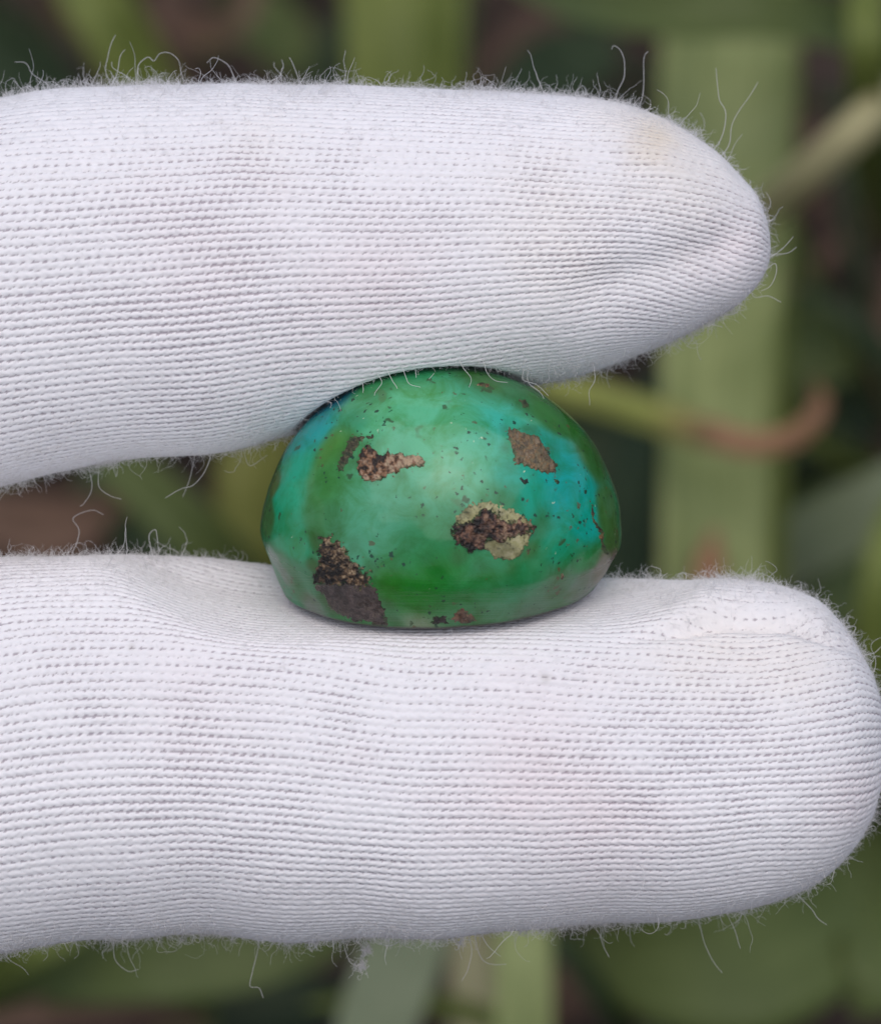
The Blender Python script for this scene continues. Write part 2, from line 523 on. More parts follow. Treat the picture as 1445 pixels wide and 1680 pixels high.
BLOBS = [  # pixel centre, radius in px, colour (sRGB), weight
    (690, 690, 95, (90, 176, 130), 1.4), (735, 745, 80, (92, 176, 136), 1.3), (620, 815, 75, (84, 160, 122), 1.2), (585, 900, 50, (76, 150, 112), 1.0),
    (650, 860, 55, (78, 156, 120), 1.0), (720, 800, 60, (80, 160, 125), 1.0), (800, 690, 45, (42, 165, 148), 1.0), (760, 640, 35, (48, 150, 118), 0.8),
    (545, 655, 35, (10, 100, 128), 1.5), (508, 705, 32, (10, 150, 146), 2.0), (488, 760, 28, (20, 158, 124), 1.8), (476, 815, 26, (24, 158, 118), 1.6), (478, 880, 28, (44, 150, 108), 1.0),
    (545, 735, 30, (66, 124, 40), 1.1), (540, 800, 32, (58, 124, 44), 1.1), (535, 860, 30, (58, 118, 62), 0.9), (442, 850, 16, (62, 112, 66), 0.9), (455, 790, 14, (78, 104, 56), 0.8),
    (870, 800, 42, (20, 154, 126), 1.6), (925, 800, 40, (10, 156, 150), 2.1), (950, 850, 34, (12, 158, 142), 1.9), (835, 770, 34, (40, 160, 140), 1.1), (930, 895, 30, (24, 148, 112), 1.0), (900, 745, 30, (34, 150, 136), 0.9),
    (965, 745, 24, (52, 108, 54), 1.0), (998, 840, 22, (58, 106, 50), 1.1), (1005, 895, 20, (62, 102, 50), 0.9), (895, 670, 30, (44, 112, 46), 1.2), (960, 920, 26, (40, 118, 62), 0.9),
    (690, 900, 55, (24, 122, 50), 1.5), (700, 965, 50, (30, 120, 26), 1.5), (770, 960, 45, (26, 128, 54), 1.1), (645, 950, 34, (50, 124, 34), 1.2), (860, 945, 40, (36, 130, 78), 1.0),  # first two: deep green that also paints in a dark reflection
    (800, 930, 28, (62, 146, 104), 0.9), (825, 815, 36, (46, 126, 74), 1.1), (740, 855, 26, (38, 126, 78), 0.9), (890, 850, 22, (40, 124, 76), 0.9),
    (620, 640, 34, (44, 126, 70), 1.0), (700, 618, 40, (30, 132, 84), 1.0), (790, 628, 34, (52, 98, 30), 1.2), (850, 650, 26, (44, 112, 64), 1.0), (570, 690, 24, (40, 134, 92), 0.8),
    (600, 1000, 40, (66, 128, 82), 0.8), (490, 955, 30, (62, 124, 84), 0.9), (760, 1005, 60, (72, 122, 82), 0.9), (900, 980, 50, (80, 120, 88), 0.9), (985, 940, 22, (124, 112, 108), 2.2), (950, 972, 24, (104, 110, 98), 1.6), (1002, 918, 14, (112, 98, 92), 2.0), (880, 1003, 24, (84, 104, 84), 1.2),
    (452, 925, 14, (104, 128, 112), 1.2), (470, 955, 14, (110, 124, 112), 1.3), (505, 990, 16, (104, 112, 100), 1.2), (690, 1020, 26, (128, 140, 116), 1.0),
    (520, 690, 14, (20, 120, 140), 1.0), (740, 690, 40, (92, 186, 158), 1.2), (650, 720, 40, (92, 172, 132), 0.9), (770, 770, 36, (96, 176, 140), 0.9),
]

# the rock stains the stone olive round the larger patches
HALO = [(px, py, r, c, w) for r, w, c, pts in [
    (13, 0.55, (64, 96, 48), [(575,768),(590,735),(612,728),(650,738),(556,745),(566,722),(605,792),(650,785)]),
    (11, 0.5, (54, 104, 66), [(832,702),(870,704),(905,735),(916,770),(880,778),(842,760),(832,730)]),
    (13, 0.6, (58, 106, 52), [(738,870),(744,840),(790,818),(845,832),(884,860),(876,900),(840,926),(790,920),(755,905)]),
    (14, 0.7, (56, 92, 44), [(520,885),(548,872),(575,900),(605,928),(625,955),(640,990),(640,1015),(512,930),(512,960),(525,985)]),
] for px, py in pts]

def stone_colours():
    num = np.zeros((len(SV), 3)); den = np.full(len(SV), 1e-3)
    num += s2l((38, 118, 76))*1e-3
    wob = np.stack([fbm(SV, 3.0, 5+k*31, 3) for k in range(3)], -1)*0.07
    Q = SV + wob
    for px, py, r, c, w in BLOBS + HALO:
        h, n = on_stone(px, py)
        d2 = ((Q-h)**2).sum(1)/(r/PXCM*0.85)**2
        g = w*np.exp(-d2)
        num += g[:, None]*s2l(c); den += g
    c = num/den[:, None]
    # shadow line under the stone, painted dark brown on the base and its edge
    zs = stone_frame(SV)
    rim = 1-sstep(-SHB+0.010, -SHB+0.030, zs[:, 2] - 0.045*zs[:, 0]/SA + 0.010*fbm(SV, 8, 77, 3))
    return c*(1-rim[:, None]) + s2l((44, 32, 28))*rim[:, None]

stone_root = empty('gemstone', tuple(to_world(S0)), (-PITCH, 0, 0))
tag(stone_root, 'polished domed green and turquoise stone with brown rock patches, pinched between two white gloved fingers', 'gemstone')
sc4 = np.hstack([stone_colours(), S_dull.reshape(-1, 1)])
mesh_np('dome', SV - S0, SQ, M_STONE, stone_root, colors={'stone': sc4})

def poly_sd(poly, X, Y):
    """signed distance to a polygon, positive inside"""
    P = np.asarray(poly, float)
    inside = np.zeros(X.shape, bool)
    d = np.full(X.shape, 1e9)
    for k in range(len(P)):
        a, b = P[k], P[(k+1) % len(P)]
        e = b-a
        t = np.clip(((X-a[0])*e[0]+(Y-a[1])*e[1])/(e@e), 0, 1)
        d = np.minimum(d, np.hypot(X-a[0]-t*e[0], Y-a[1]-t*e[1]))
        c = ((a[1] > Y) != (b[1] > Y))
        with np.errstate(divide='ignore', invalid='ignore'):
            xi = (b[0]-a[0])*(Y-a[1])/(b[1]-a[1])+a[0]
        inside ^= c & (X < xi)
    return np.where(inside, d, -d)

def patch(poly, palette,  name='rock_patch', parent=None, label=None, rise=0.004, relief=0.008, jag=4.0, grain=1.0, gloss=0.0, step=1.0, seed=0, ramp=4.0, lean=None):
    P = np.asarray(poly, float)
    pad = 2.6*jag+8
    xs = np.arange(P[:, 0].min()-pad, P[:, 0].max()+pad, step); ys = np.arange(P[:, 1].min()-pad, P[:, 1].max()+pad, step)
    X, Y = np.meshgrid(xs, ys, indexing='ij')
    G = np.stack([X, Y, 0*X], -1)
    wx = 5.0*vnoise(G, 0.055, seed+31) + 2.2*vnoise(G, 0.17, seed+33); wy = 5.0*vnoise(G, 0.055, seed+32) + 2.2*vnoise(G, 0.17, seed+34)
    wf = min(1.0, jag/3.0)
    sd = poly_sd(poly, X+wx*wf, Y+wy*wf) + 1.55*jag*(0.6*fbm(G, 0.10, seed+7, 4)+0.55*vnoise(G, 0.28, seed+8)+0.35*vnoise(G, 0.6, seed+9))
    keep = sd > -0.8
    q = grid_quads(len(xs), len(ys))
    q = q[keep.ravel()[q].all(1)]
    used = np.unique(q)
    remap = np.full(X.size, -1); remap[used] = np.arange(len(used))
    q = remap[q]
    fx, fy = X.ravel()[used], Y.ravel()[used]
    H, N = zip(*[on_stone(a, b) for a, b in zip(fx, fy)])
    H, N = np.array(H), np.array(N)
    s = sd.ravel()[used]
    e = sstep(-0.8, ramp, s)
    g = np.stack([fx, fy, 0*fx], -1)
    rough = fbm(g, 0.15*grain, seed+3, 4)
    cellv = vnoise(g, 0.30*grain, seed+60)
    h = -0.004*(1-e) + e*(rise*0.4 + relief*np.clip(0.40+rough*0.6+0.25*cellv, 0.02, 1.2))
    V = H + N*h[:, None] - S0
    t = np.clip(0.5+1.35*fbm(g, 0.11*grain, seed+90, 5)+0.2*cellv, 0, 0.9999)
    if lean is not None:          # one side of the patch is darker rock
        t = np.clip(t + np.clip(((fx-lean[0])*lean[2]+(fy-lean[1])*lean[3])/lean[4], -0.4, 0.4), 0, 0.9999)
    pal = np.array([s2l(c) for c in palette])
    k = t*(len(pal)-1); i = k.astype(int); f = (k-i)[:, None]
    c = pal[i]*(1-f)+pal[np.minimum(i+1, len(pal)-1)]*f
    c = c*(0.55+0.45*sstep(-0.5, 0.35, fbm(g, 0.05, seed+120, 3)))[:, None]
    rim = sstep(0.3, 5.5, s+3.5*vnoise(g, 0.12, seed+140)+2.0*vnoise(g, 0.4, seed+141))[:, None]
    c = c*rim + (0.25*c+0.75*s2l((50, 78, 40)))*(1-rim)      # stained rim
    c = c*(1-0.55*sstep(0.15, 0.5, fbm(g, 0.22, seed+150, 3)))[:, None]
    o = mesh_np(name, V, q, M_ROCK, parent or stone_root, colors={'rock': np.hstack([c, np.full((len(c), 1), gloss)])})
    if label: o['label'] = label
    return o

TAN = [(38, 26, 18), (84, 58, 40), (122, 86, 58), (142, 110, 86), (158, 132, 110), (172, 148, 120)]
DARK = [(20, 14, 11), (44, 30, 25), (72, 51, 44), (92, 66, 54), (120, 86, 66), (150, 122, 98)]
GREY = [(60, 48, 44), (84, 70, 66), (96, 82, 78), (72, 58, 54), (104, 90, 80), (62, 46, 40)]
CREAM = [(136, 132, 88), (158, 152, 108), (166, 162, 120), (150, 146, 100), (172, 166, 128)]
OLIVE = [(40, 52, 30), (66, 66, 40), (52, 40, 28), (96, 92, 62), (44, 56, 32)]
RGREY = [(92, 82, 62), (112, 100, 74), (100, 84, 58), (132, 104, 70), (84, 70, 52), (120, 104, 82)]

patch([(582,775),(588,745),(600,730),(612,735),(625,748),(640,742),(655,746),(675,742),(698,752),(695,762),(672,770),(655,776),(640,784),(615,790),(598,788)], TAN, label='tan brown pitted patch at upper left of the dome', lean=(630, 760, 1, 0.3, 130), relief=0.012, jag=3.5, seed=1, grain=1.3)
patch([(550,774),(553,758),(565,735),(572,718),(585,711),(602,713),(618,708),(612,720),(598,724),(586,740),(574,752),(564,772)], OLIVE, label='small dark olive patch beside the tan patch', jag=3, seed=2, relief=0.006, rise=0.003, grain=1.4)
patch([(828,706),(850,702),(872,710),(888,717),(900,742),(914,762),(912,775),(895,779),(875,769),(848,766),(840,745)], RGREY, label='grey brown angular patch at upper right of the dome', jag=2.5, seed=3, relief=0.006, gloss=0.3, grain=1.2)
crust = patch([(743,872),(745,850),(758,835),(775,827),(795,823),(815,826),(838,835),(855,846),(868,852),(876,862),(872,880),(868,895),(858,908),(842,919),(825,922),(808,917),(796,906),(780,890)], CREAM, label='cream crust rimming a dark brown core', jag=3, seed=4, rise=0.004, relief=0.004, grain=0.6)
patch([(742,882),(744,862),(765,850),(785,840),(800,833),(815,838),(822,848),(838,853),(858,848),(876,858),(880,866),(868,877),(850,880),(835,887),(815,891),(800,892),(790,904),(775,908),(762,900),(748,892)], DARK, name='rock_core', parent=crust, lean=(815, 865, 1, 0.2, 220), jag=5, seed=5, rise=0.012, relief=0.016, grain=1.2)
patch([(516,962),(521,930),(518,905),(525,878),(540,876),(555,892),(572,910),(590,922),(605,938),(614,958),(600,968),(560,960)], [(18,13,10),(40,32,22),(66,50,36),(98,76,56),(132,108,80),(160,140,112)], label='speckled brown upper half of the large patch at lower left', lean=(562, 925, 0.75, -0.66, 90), jag=6, seed=6, relief=0.014, grain=1.5)
patch([(518,955),(540,946),(580,950),(610,960),(628,985),(636,1008),(634,1030),(600,1024),(560,1014),(536,998)], GREY, label='smooth grey brown lower half of the large patch', jag=3, seed=7, relief=0.003, rise=0.004, gloss=0.9, grain=0.8)
patch([(735,1020),(745,1006),(757,998),(775,1008),(788,1018),(760,1026)], [(96,66,48),(124,92,72),(104,80,66),(140,108,86)], label='small brown patch at the base edge', jag=2, seed=8, relief=0.006, gloss=0.5)
patch([(706,1018),(715,1006),(736,1009),(738,1022),(712,1026)], [(34,30,28),(60,52,46),(44,38,34)], label='small black patch at the base edge', jag=2, seed=9, relief=0.004, gloss=0.5)
patch([(772,632),(785,627),(798,628),(801,634),(785,638)], TAN, label='tiny tan pit near the top of the dome', jag=2, seed=10, relief=0.006, step=0.7)
patch([(966,815),(972,822),(982,855),(990,885),(1000,906),(992,912),(981,886),(972,852)], [(44,34,20),(80,66,34),(52,40,24),(110,84,48)], label='thin brown vein down the right edge', jag=2, seed=11, relief=0.006, step=0.8)
patch([(846,657),(860,656),(871,665),(862,671),(851,665)], OLIVE, label='tiny olive pit high on the right shoulder', jag=2, seed=12, relief=0.004, step=0.7)
patch([(852,783),(858,780),(866,788),(867,795),(860,796),(853,790)], [(8,22,18),(20,48,40),(12,28,22)], label='tiny black fleck in the turquoise area', jag=1.5, seed=13, relief=0.003, step=0.6, rise=0.003)
patch([(905,785),(911,782),(920,790),(916,796),(908,793)], [(8,22,18),(20,48,40),(12,28,22)], label='tiny black fleck below the grey patch', jag=1.5, seed=14, relief=0.003, step=0.6, rise=0.003)
patch([(919,940),(924,936),(928,944),(924,954),(919,950)], [(110,70,48),(170,150,120),(96,60,40)], label='tiny rust pit on the bevel', jag=1, seed=15, relief=0.004, step=0.6)

# ---------------------------------------------------------------- the gloved hand
def soft_max(a, b, k):
    h = np.clip(0.5+0.5*(a-b)/k, 0, 1)
    return b*(1-h)+a*h+k*h*(1-h)

def push_off_stone(P, side):
    """dent the finger where the stone presses into it"""
    q = (P - S0) @ SR
    rad = np.hypot(q[..., 0]/SA, q[..., 1]/SB)
    if side == 'above':
        lim = np.where(rad < 1, SH*np.sqrt(np.clip(1-rad**2, 0, 1)), -3*(rad-1)) + 0.022
        z = soft_max(q[..., 2], lim, 0.05)
    else:
        tilt = 0.045*q[..., 0]/SA
        # the soft finger is squeezed flat under the base and eases out along its length
        lim = -SHB + tilt - 0.030 + 0.42*np.clip(np.abs(q[..., 0])-0.60, 0, 9)**2 + 0.13*sstep(-0.05, 0.40, q[..., 1])*sstep(0.30, 0.75, np.abs(q[..., 0]))
        z = -soft_max(-q[..., 2], -lim, 0.07)
    q = np.stack([q[..., 0], q[..., 1], z], -1)
    return q @ SR.T + S0

def knit_height(u, v, PW, PC, jr):
    """yarn legs of plain knitting as capsules; u along the wale, v across it (cm); returns height 0..1"""
    iv = np.floor(v/PW); fv = v - iv*PW
    u = u + PC*(0.55*_hash(iv, 0*iv, 0*iv, 71) + 0.33*iv)      # courses drift from wale to wale
    iu = np.floor(u/PC); fu = u - iu*PC
    best = np.zeros_like(u)
    for k in (-2, -1, 0, 1):
        rnd = _hash(iu+k, iv, 0*iu, 77)
        rnd2 = _hash(iu+k, iv, 0*iu+1, 78)
        for leg in (0, 1):
            s = 1 if leg == 0 else -1
            c = 0.5*PW
            o = 0.38*PC*leg
            a0, a1 = k*PC - 0.10*PC + o, (k+1.22)*PC + o
            w0, w1 = c - s*0.140*PW, c - s*0.345*PW
            w0 = w0 + (rnd-0.5)*0.05*PW; w1 = w1 + (rnd2-0.5)*0.05*PW
            du, dw = (a1-a0), (w1-w0)
            t = np.clip(((fu-a0)*du + (fv-w0)*dw)/(du*du+dw*dw), 0, 1)
            d = np.hypot(fu-a0-t*du, fv-w0-t*dw)
            r = PW*jr*(0.95+0.1*rnd)
            hgt = np.sqrt(np.clip(1-(d/r)**2, 0, 1))*(0.66+0.34*np.sin(math.pi*np.clip(t, 0, 1)))
            best = np.maximum(best, hgt)
    return best

def finger_surface(ribs, nw, side, ydepth, yc, lump_seed, extra=None, x_cut=-2.35):
    """ribs: rows of (top_px, top_py, bot_px, bot_py). Returns grids for the knitted part."""
    R = catmull(ribs, 1400)
    T = np.stack([(R[:, 0]-722.5)/PXCM, (840-R[:, 1])/PXCM], -1)
    B = np.stack([(R[:, 2]-722.5)/PXCM, (840-R[:, 3])/PXCM], -1)
    C = (T+B)/2
    hv = (T-B)/2
    hz = np.hypot(hv[:, 0], hv[:, 1])
    hy = ydepth(hz)
    # arc length along the front of the finger
    s = np.concatenate([[0], np.cumsum(np.sqrt((np.diff(C, axis=0)**2).sum(1) + 0.5*np.diff(hy)**2 + 0.3*np.diff(hz)**2))])
    PC = 0.0405
    NS = int(s[-1]/PC*6.2)
    si = np.linspace(0, s[-1], NS)
    f = lambda A: np.interp(si, s, A)
    cx, cz, hx, hzv, hyv = f(C[:, 0]), f(C[:, 1]), f(hv[:, 0]), f(hv[:, 1]), f(hy)
    # angles: dense on the camera side, coarse behind
    dens = 6.6
    th_f = np.linspace(-math.radians(112), math.radians(112), int(nw*dens*224/360))
    th_b = np.linspace(math.radians(112), math.radians(248), int(nw*2.0*136/360))[1:-1]
    th = np.concatenate([th_f, th_b])
    TH, S = np.meshgrid(th, si, indexing='xy')
    g = lambda A: A[:, None]
    ex = 0.93
    sn = np.sign(np.sin(TH))*np.abs(np.sin(TH))**ex
    cs = np.sign(np.cos(TH))*np.abs(np.cos(TH))**ex
    X = g(cx)+g(hx)*sn
    Z = g(cz)+g(hzv)*sn
    Y = yc - g(hyv)*cs
    P = np.stack([X, Y, Z], -1)
    # the wales run round an axis that bends back out of sight at the tip
    w = sstep(si[-1]-0.95, si[-1]-0.05, si)
    i0 = np.searchsorted(si, si[-1]-0.95)
    zr = np.where(si > si[i0], np.maximum(hzv, 0.72*hzv[i0]), hzv)
    yr = np.where(si > si[i0], np.maximum(hyv, 0.72*hyv[i0]), hyv)
    ya = yc + 0.75*hyv[i0]*w
    za = cz + 0.10*w*hzv[i0]*(-1 if side == 'above' else 0)
    ANG = np.arctan2((Z-g(za))/g(zr), -(Y-g(ya))/g(yr))
    ANG = ANG*g(w) + TH*g(1-w) if False else np.where(np.abs(TH) < math.radians(150), ANG, TH)
    return P, TH, S, si, th, len(th), NS, PC, ANG

def build_finger(name, ribs, nw, side, ydepth, yc, seed, label, stains, parent, fold=None):
    P, TH, S, si, th, nth, ns, PC, ANG = finger_surface(ribs, nw, side, ydepth, yc, seed)
    # slack cloth: broad lumps, cross puckers
    rad = P.copy(); rad[..., 0] = 0; ctr = rad.mean(1, keepdims=True)
    out = rad-ctr; out /= (np.linalg.norm(out, axis=-1, keepdims=True)+1e-6)
    tipfade = sstep(0, 0.35, si[-1]-si)[:, None]
    lump = 0.020*fbm(P*np.array([0.8, 1, 1]), 1.6, seed, 3) + 0.016*vnoise(P*np.array([2.6, 0.5, 0.45]), 1.2, seed+5)
    P = P + out*(lump*tipfade)[..., None]
    if fold is not None:
        P = P + out*(fold(P)*1.0)[..., None]
    P = push_off_stone(P, side)
    # normals of the smooth cloth
    du = np.gradient(P, axis=0); dv = np.gradient(P, axis=1)
    N = np.cross(dv, du)
    N /= (np.linalg.norm(N, axis=-1, keepdims=True)+1e-9)
    N = np.where((N*out).sum(-1, keepdims=True) < 0, -N, N)
    # stitches
    PW = 0.063
    pp = P*1.0
    u = S + 0.016*fbm(pp, 1.5, seed+11, 3) + 0.05*vnoise(pp, 0.9, seed+12)
    v = (ANG/(2*math.pi)*nw/2)*PW + 0.014*fbm(pp, 1.2, seed+13, 3)
    v = v + (0.055*S if side == 'above' else 0.012*S) + 0.05*vnoise(pp*np.array([1.0, 0.3, 0.3]), 1.3, seed+17) + 100*PW; u = u + 100*PC
    openness = 0.184 + 0.040*fbm(pp, 1.1, seed+14, 3) + 0.030*vnoise(pp, 5, seed+24) + 0.020*np.sin(TH)**2
    # a little tighter where the cloth wraps round the top and bottom
    h = knit_height(u, v, PW, PC, openness)
    fade = sstep(0.0, 0.12, si[-1]-si)[:, None]
    amp = 0.0122*fade*(0.85+0.3*vnoise(pp, 2.0, seed+15))
    amp = amp*(1-0.55*sstep(0.50, 0.95, np.sin(TH)))*(1-0.42*sstep(0.15, 0.75, -np.sin(TH)))
    hair = 0.0016*vnoise(pp, 60, seed+16)
    # stitches flattened and felted in places
    V = P + N*(amp*(h-0.62)+hair)[..., None]
    hole = 1-sstep(0.0, 0.45, h)
    hole *= fade
    base = np.array([0.82, 0.80, 0.82])
    yarn = base*(1+0.03*vnoise(pp, 40, seed+18)[..., None])*(1+0.03*fbm(pp, 1.3, seed+19, 3)[..., None])
    skin = np.array([0.34, 0.29, 0.33])
    col = yarn*(1-0.80*hole[..., None]) + skin*(0.80*hole[..., None])
    for (px, py, r, tint, k) in stains:
        c = np.array([(px-722.5)/PXCM, (840-py)/PXCM])
        d2 = ((P[..., 0]-c[0])**2+(P[..., 2]-c[1])**2)/(r/PXCM)**2
        w = k*np.exp(-d2*(1+0.9*fbm(pp, 3.1, seed+20, 3)))*(0.85+0.3*fbm(pp, 9, seed+21, 3))*(P[..., 1] < yc)
        w = np.clip(w, 0, 1)[..., None]
        col = col*(1-w) + col*np.array(tint)*w
    q = grid_quads(ns, nth, wrap_v=True)
    o = mesh_np(name, V.reshape(-1, 3)-HAND0, q, M_GLOVE, parent, colors={'knit': col.reshape(-1, 3)})
    o['label'] = label
    return o, P, N, si, th, TH

def make_fibres(name, starts, normals, lengths, curl, npts, radius, parent, seed, heroes=()):
    r = np.random.default_rng(seed)
    n = len(starts)
    pts = np.zeros((n, npts, 3)); pts[:, 0] = starts
    t = r.normal(size=(n, 3)); t -= (t*normals).sum(1, keepdims=True)*normals
    t /= np.linalg.norm(t, axis=1, keepdims=True)+1e-9
    lean = r.uniform(0.1, 1.7, (n, 1))
    d = normals + t*lean
    d /= np.linalg.norm(d, axis=1, keepdims=True)
    bend = r.normal(size=(n, 3))
    for k in range(1, npts):
        pts[:, k] = pts[:, k-1] + d*(lengths/(npts-1))[:, None]
        bend = bend*0.72 + r.normal(size=(n, 3))*0.7
        d = d + bend*curl[:, None]
        d /= np.linalg.norm(d, axis=1, keepdims=True)
    sizes = [npts]*n
    P = [pts.reshape(-1, 3)]
    tt = np.linspace(0, 1, npts)
    rad = [((radius[:, None])*(1-0.55*tt[None, :])).ravel()]
    for hp, hr in heroes:
        P.append(hp); sizes.append(len(hp)); rad.append(np.full(len(hp), hr)*(1-0.4*np.linspace(0, 1, len(hp))))
    P = np.vstack(P).astype(np.float32) - HAND0.astype(np.float32); rad = np.concatenate(rad).astype(np.float32)
    hc = bpy.data.hair_curves.new(name)
    hc.add_curves(sizes)
    hc.points.foreach_set('position', P.ravel())
    ra = hc.attributes.get('radius') or hc.attributes.new('radius', 'FLOAT', 'POINT')
    ra.data.foreach_set('value', rad)
    hc.materials.append(M_FUZZ)
    o = bpy.data.objects.new(name, hc)
    COL.objects.link(o); o.parent = parent
    o['kind'] = 'stuff'
    return o

def fuzz_for(finger, P, N, TH, seed, count, heroes):
    r = np.random.default_rng(seed)
    ns, nth = P.shape[:2]
    area = np.linalg.norm(np.cross(np.gradient(P, axis=0), np.gradient(P, axis=1)), axis=-1)
    edge = np.abs(np.sin(TH))**4
    dens = area*(0.34 + 1.0*edge)*(0.35+1.1*sstep(-0.25, 0.3, fbm(P, 4.0, seed+1, 3)))*(P[..., 0] > -2.7)
    p = dens.ravel()/dens.sum()
    idx = r.choice(ns*nth, size=count, p=p)
    st = P.reshape(-1, 3)[idx]; nr = N.reshape(-1, 3)[idx]
    e = edge.ravel()[idx]
    L = np.exp(r.normal(math.log(0.040), 0.5, count))*(0.5+0.6*e)
    long_ = r.random(count) < 0.0045*e
    L = np.where(long_, r.uniform(0.10, 0.22, count), L)
    L = np.clip(L, 0.01, 0.32)
    curl = r.uniform(0.40, 1.05, count)
    curl = np.where(long_, r.uniform(0.18, 0.40, count), curl)
    rad = r.uniform(0.00045, 0.00095, count)
    rad = np.where(long_, r.uniform(0.0009, 0.0015, count), rad)
    return make_fibres('fuzz', st-nr*0.004, nr, L, curl, 11, rad, finger, seed, heroes)

def hero(px_pts, y, surf, r=0.0013, n=34):
    pts = np.array([at(a, b, y) for a, b in px_pts])
    sub = surf[::3, ::3].reshape(-1, 3)
    root = sub[((sub-pts[0])**2).sum(1).argmin()]
    pts = np.vstack([root, pts])
    c = catmull(pts, n)
    k = np.linspace(0, 1, n)[:, None]
    w = rng.normal(size=3)*6
    c = c + 0.010*np.stack([vnoise(c, 9, 300+q+int(abs(px_pts[0][0]))) for q in range(3)], -1)*np.minimum(1, k*4)
    return c, r

HAND0 = np.array([-3.0, 0.0, 0.1])
hand = empty('gloved_hand', tuple(to_world(HAND0)), (-PITCH, 0, 0))
tag(hand, 'hand in a white knitted cotton glove, two fuzzy fingers pinching the green stone', 'gloved hand')

U_RIBS = [(-340,180,-340,884),(-220,174,-220,866),(-120,168,-120,838),(-40,163,-40,806),(60,154,50,784),(180,145,165,763),(300,137,290,750),(400,131,395,735),(500,134,495,712),(600,140,595,690),(700,147,695,668),(790,152,785,648),
          (870,156,860,634),(950,160,935,621),(1020,171,1000,603),(1082,192,1065,578),(1135,222,1120,553),(1178,252,1165,527),(1212,287,1210,500),(1238,318,1240,470),(1252,350,1255,445),(1260,378,1262,421),(1263,398,1263,400)]
L_RIBS = [(-340,948,-340,1620),(-220,940,-220,1602),(-120,930,-120,1585),(-40,920,-40,1572),(60,910,60,1554),(180,907,180,1536),(300,908,300,1531),(420,910,420,1536),(540,918,540,1539),(660,934,660,1538),(780,938,780,1532),(900,942,900,1527),
          (1000,948,1000,1520),(1090,957,1090,1512),(1170,967,1170,1501),(1240,976,1240,1487),(1300,991,1300,1466),(1350,1012,1350,1438),(1390,1042,1390,1401),(1420,1085,1420,1356),(1437,1128,1437,1312),(1446,1172,1446,1268),(1449,1218,1449,1222)]

WARM = (1.0, 0.955, 0.87); PINK = (1.0, 0.90, 0.90); GREYT = (0.80, 0.79, 0.76)
def fold_low(P):
    """a pleat of spare cloth along the top of the lower fingertip"""
    x, y, z = P[..., 0], P[..., 1], P[..., 2]
    px = x*PXCM+722.5; py = 840-z*PXCM
    line = np.interp(px, [980, 1080, 1180, 1280, 1380, 1440], [1035, 1018, 1000, 1003, 1035, 1085])
    d = (py-line)/PXCM
    on = sstep(960, 1150, px)*(1-sstep(1330, 1440, px))*(y < 0.15)
    ridge = 0.055*np.exp(-((d+0.05)/0.07)**2) - 0.045*np.exp(-((d-0.045)/0.030)**2)
    line2 = np.interp(px, [700, 900, 1050, 1200], [1120, 1085, 1062, 1060])
    d2 = (py-line2)/PXCM
    on2 = sstep(760, 950, px)*(1-sstep(1050, 1180, px))*(y < 0.15)
    return on*ridge + on2*0.014*np.exp(-(d2/0.09)**2)

def fold_up(P):
    """slack and a shallow hollow at the upper fingertip"""
    x, y, z = P[..., 0], P[..., 1], P[..., 2]
    px = x*PXCM+722.5; py = 840-z*PXCM
    f = y < 0.1
    line = np.interp(px, [900, 1000, 1100, 1200, 1260], [505, 478, 445, 405, 385])
    on = sstep(880, 1020, px)*(1-sstep(1160, 1240, px))*f
    r = -0.045*np.exp(-((py-line)/45)**2)*on
    line2 = np.interp(px, [900, 1000, 1100, 1200], [235, 240, 290, 360])
    r = r + 0.022*np.exp(-((py-line2)/34)**2)*sstep(930, 1010, px)*(1-sstep(1080, 1190, px))*f
    return r

uf, UP, UN, usi, uth, UTH = build_finger('finger', U_RIBS, 150, 'above', lambda h: np.minimum(0.98*h, 0.55+0.30*np.clip(h-0.55, 0, 1)), 0.0, 101,
    'upper gloved finger with a pointed fingertip, pressing on the top of the stone',
    [(1065, 238, 44, (0.93, 0.86, 0.74), 1.0), (1120, 300, 90, WARM, 0.7), (620, 480, 120, PINK, 0.45), (900, 430, 120, WARM, 0.45), (440, 250, 60, WARM, 0.25), (1000, 190, 60, WARM, 0.4), (350, 430, 120, PINK, 0.25), (1200, 420, 70, PINK, 0.5), (372, 214, 4, GREYT, 0.8)],
    hand, fold=fold_up)

lf, LP, LN, lsi, lth, LTH = build_finger('finger', L_RIBS, 144, 'below', lambda h: np.minimum(0.95*h, 0.60+0.30*np.clip(h-0.65, 0, 1)), 0.0, 303,
    'lower gloved finger with a blunt fingertip, carrying the base of the stone',
    [(860, 1260, 120, PINK, 0.60), (1000, 1330, 90, PINK, 0.3), (1150, 1040, 110, WARM, 0.6), (1290, 1080, 90, WARM, 0.55), (1400, 1300, 70, PINK, 0.5), (330, 1120, 120, PINK, 0.2), (890, 1104, 7, GREYT, 1.0), (232, 1055, 7, GREYT, 1.0)],
    hand, fold=fold_low)

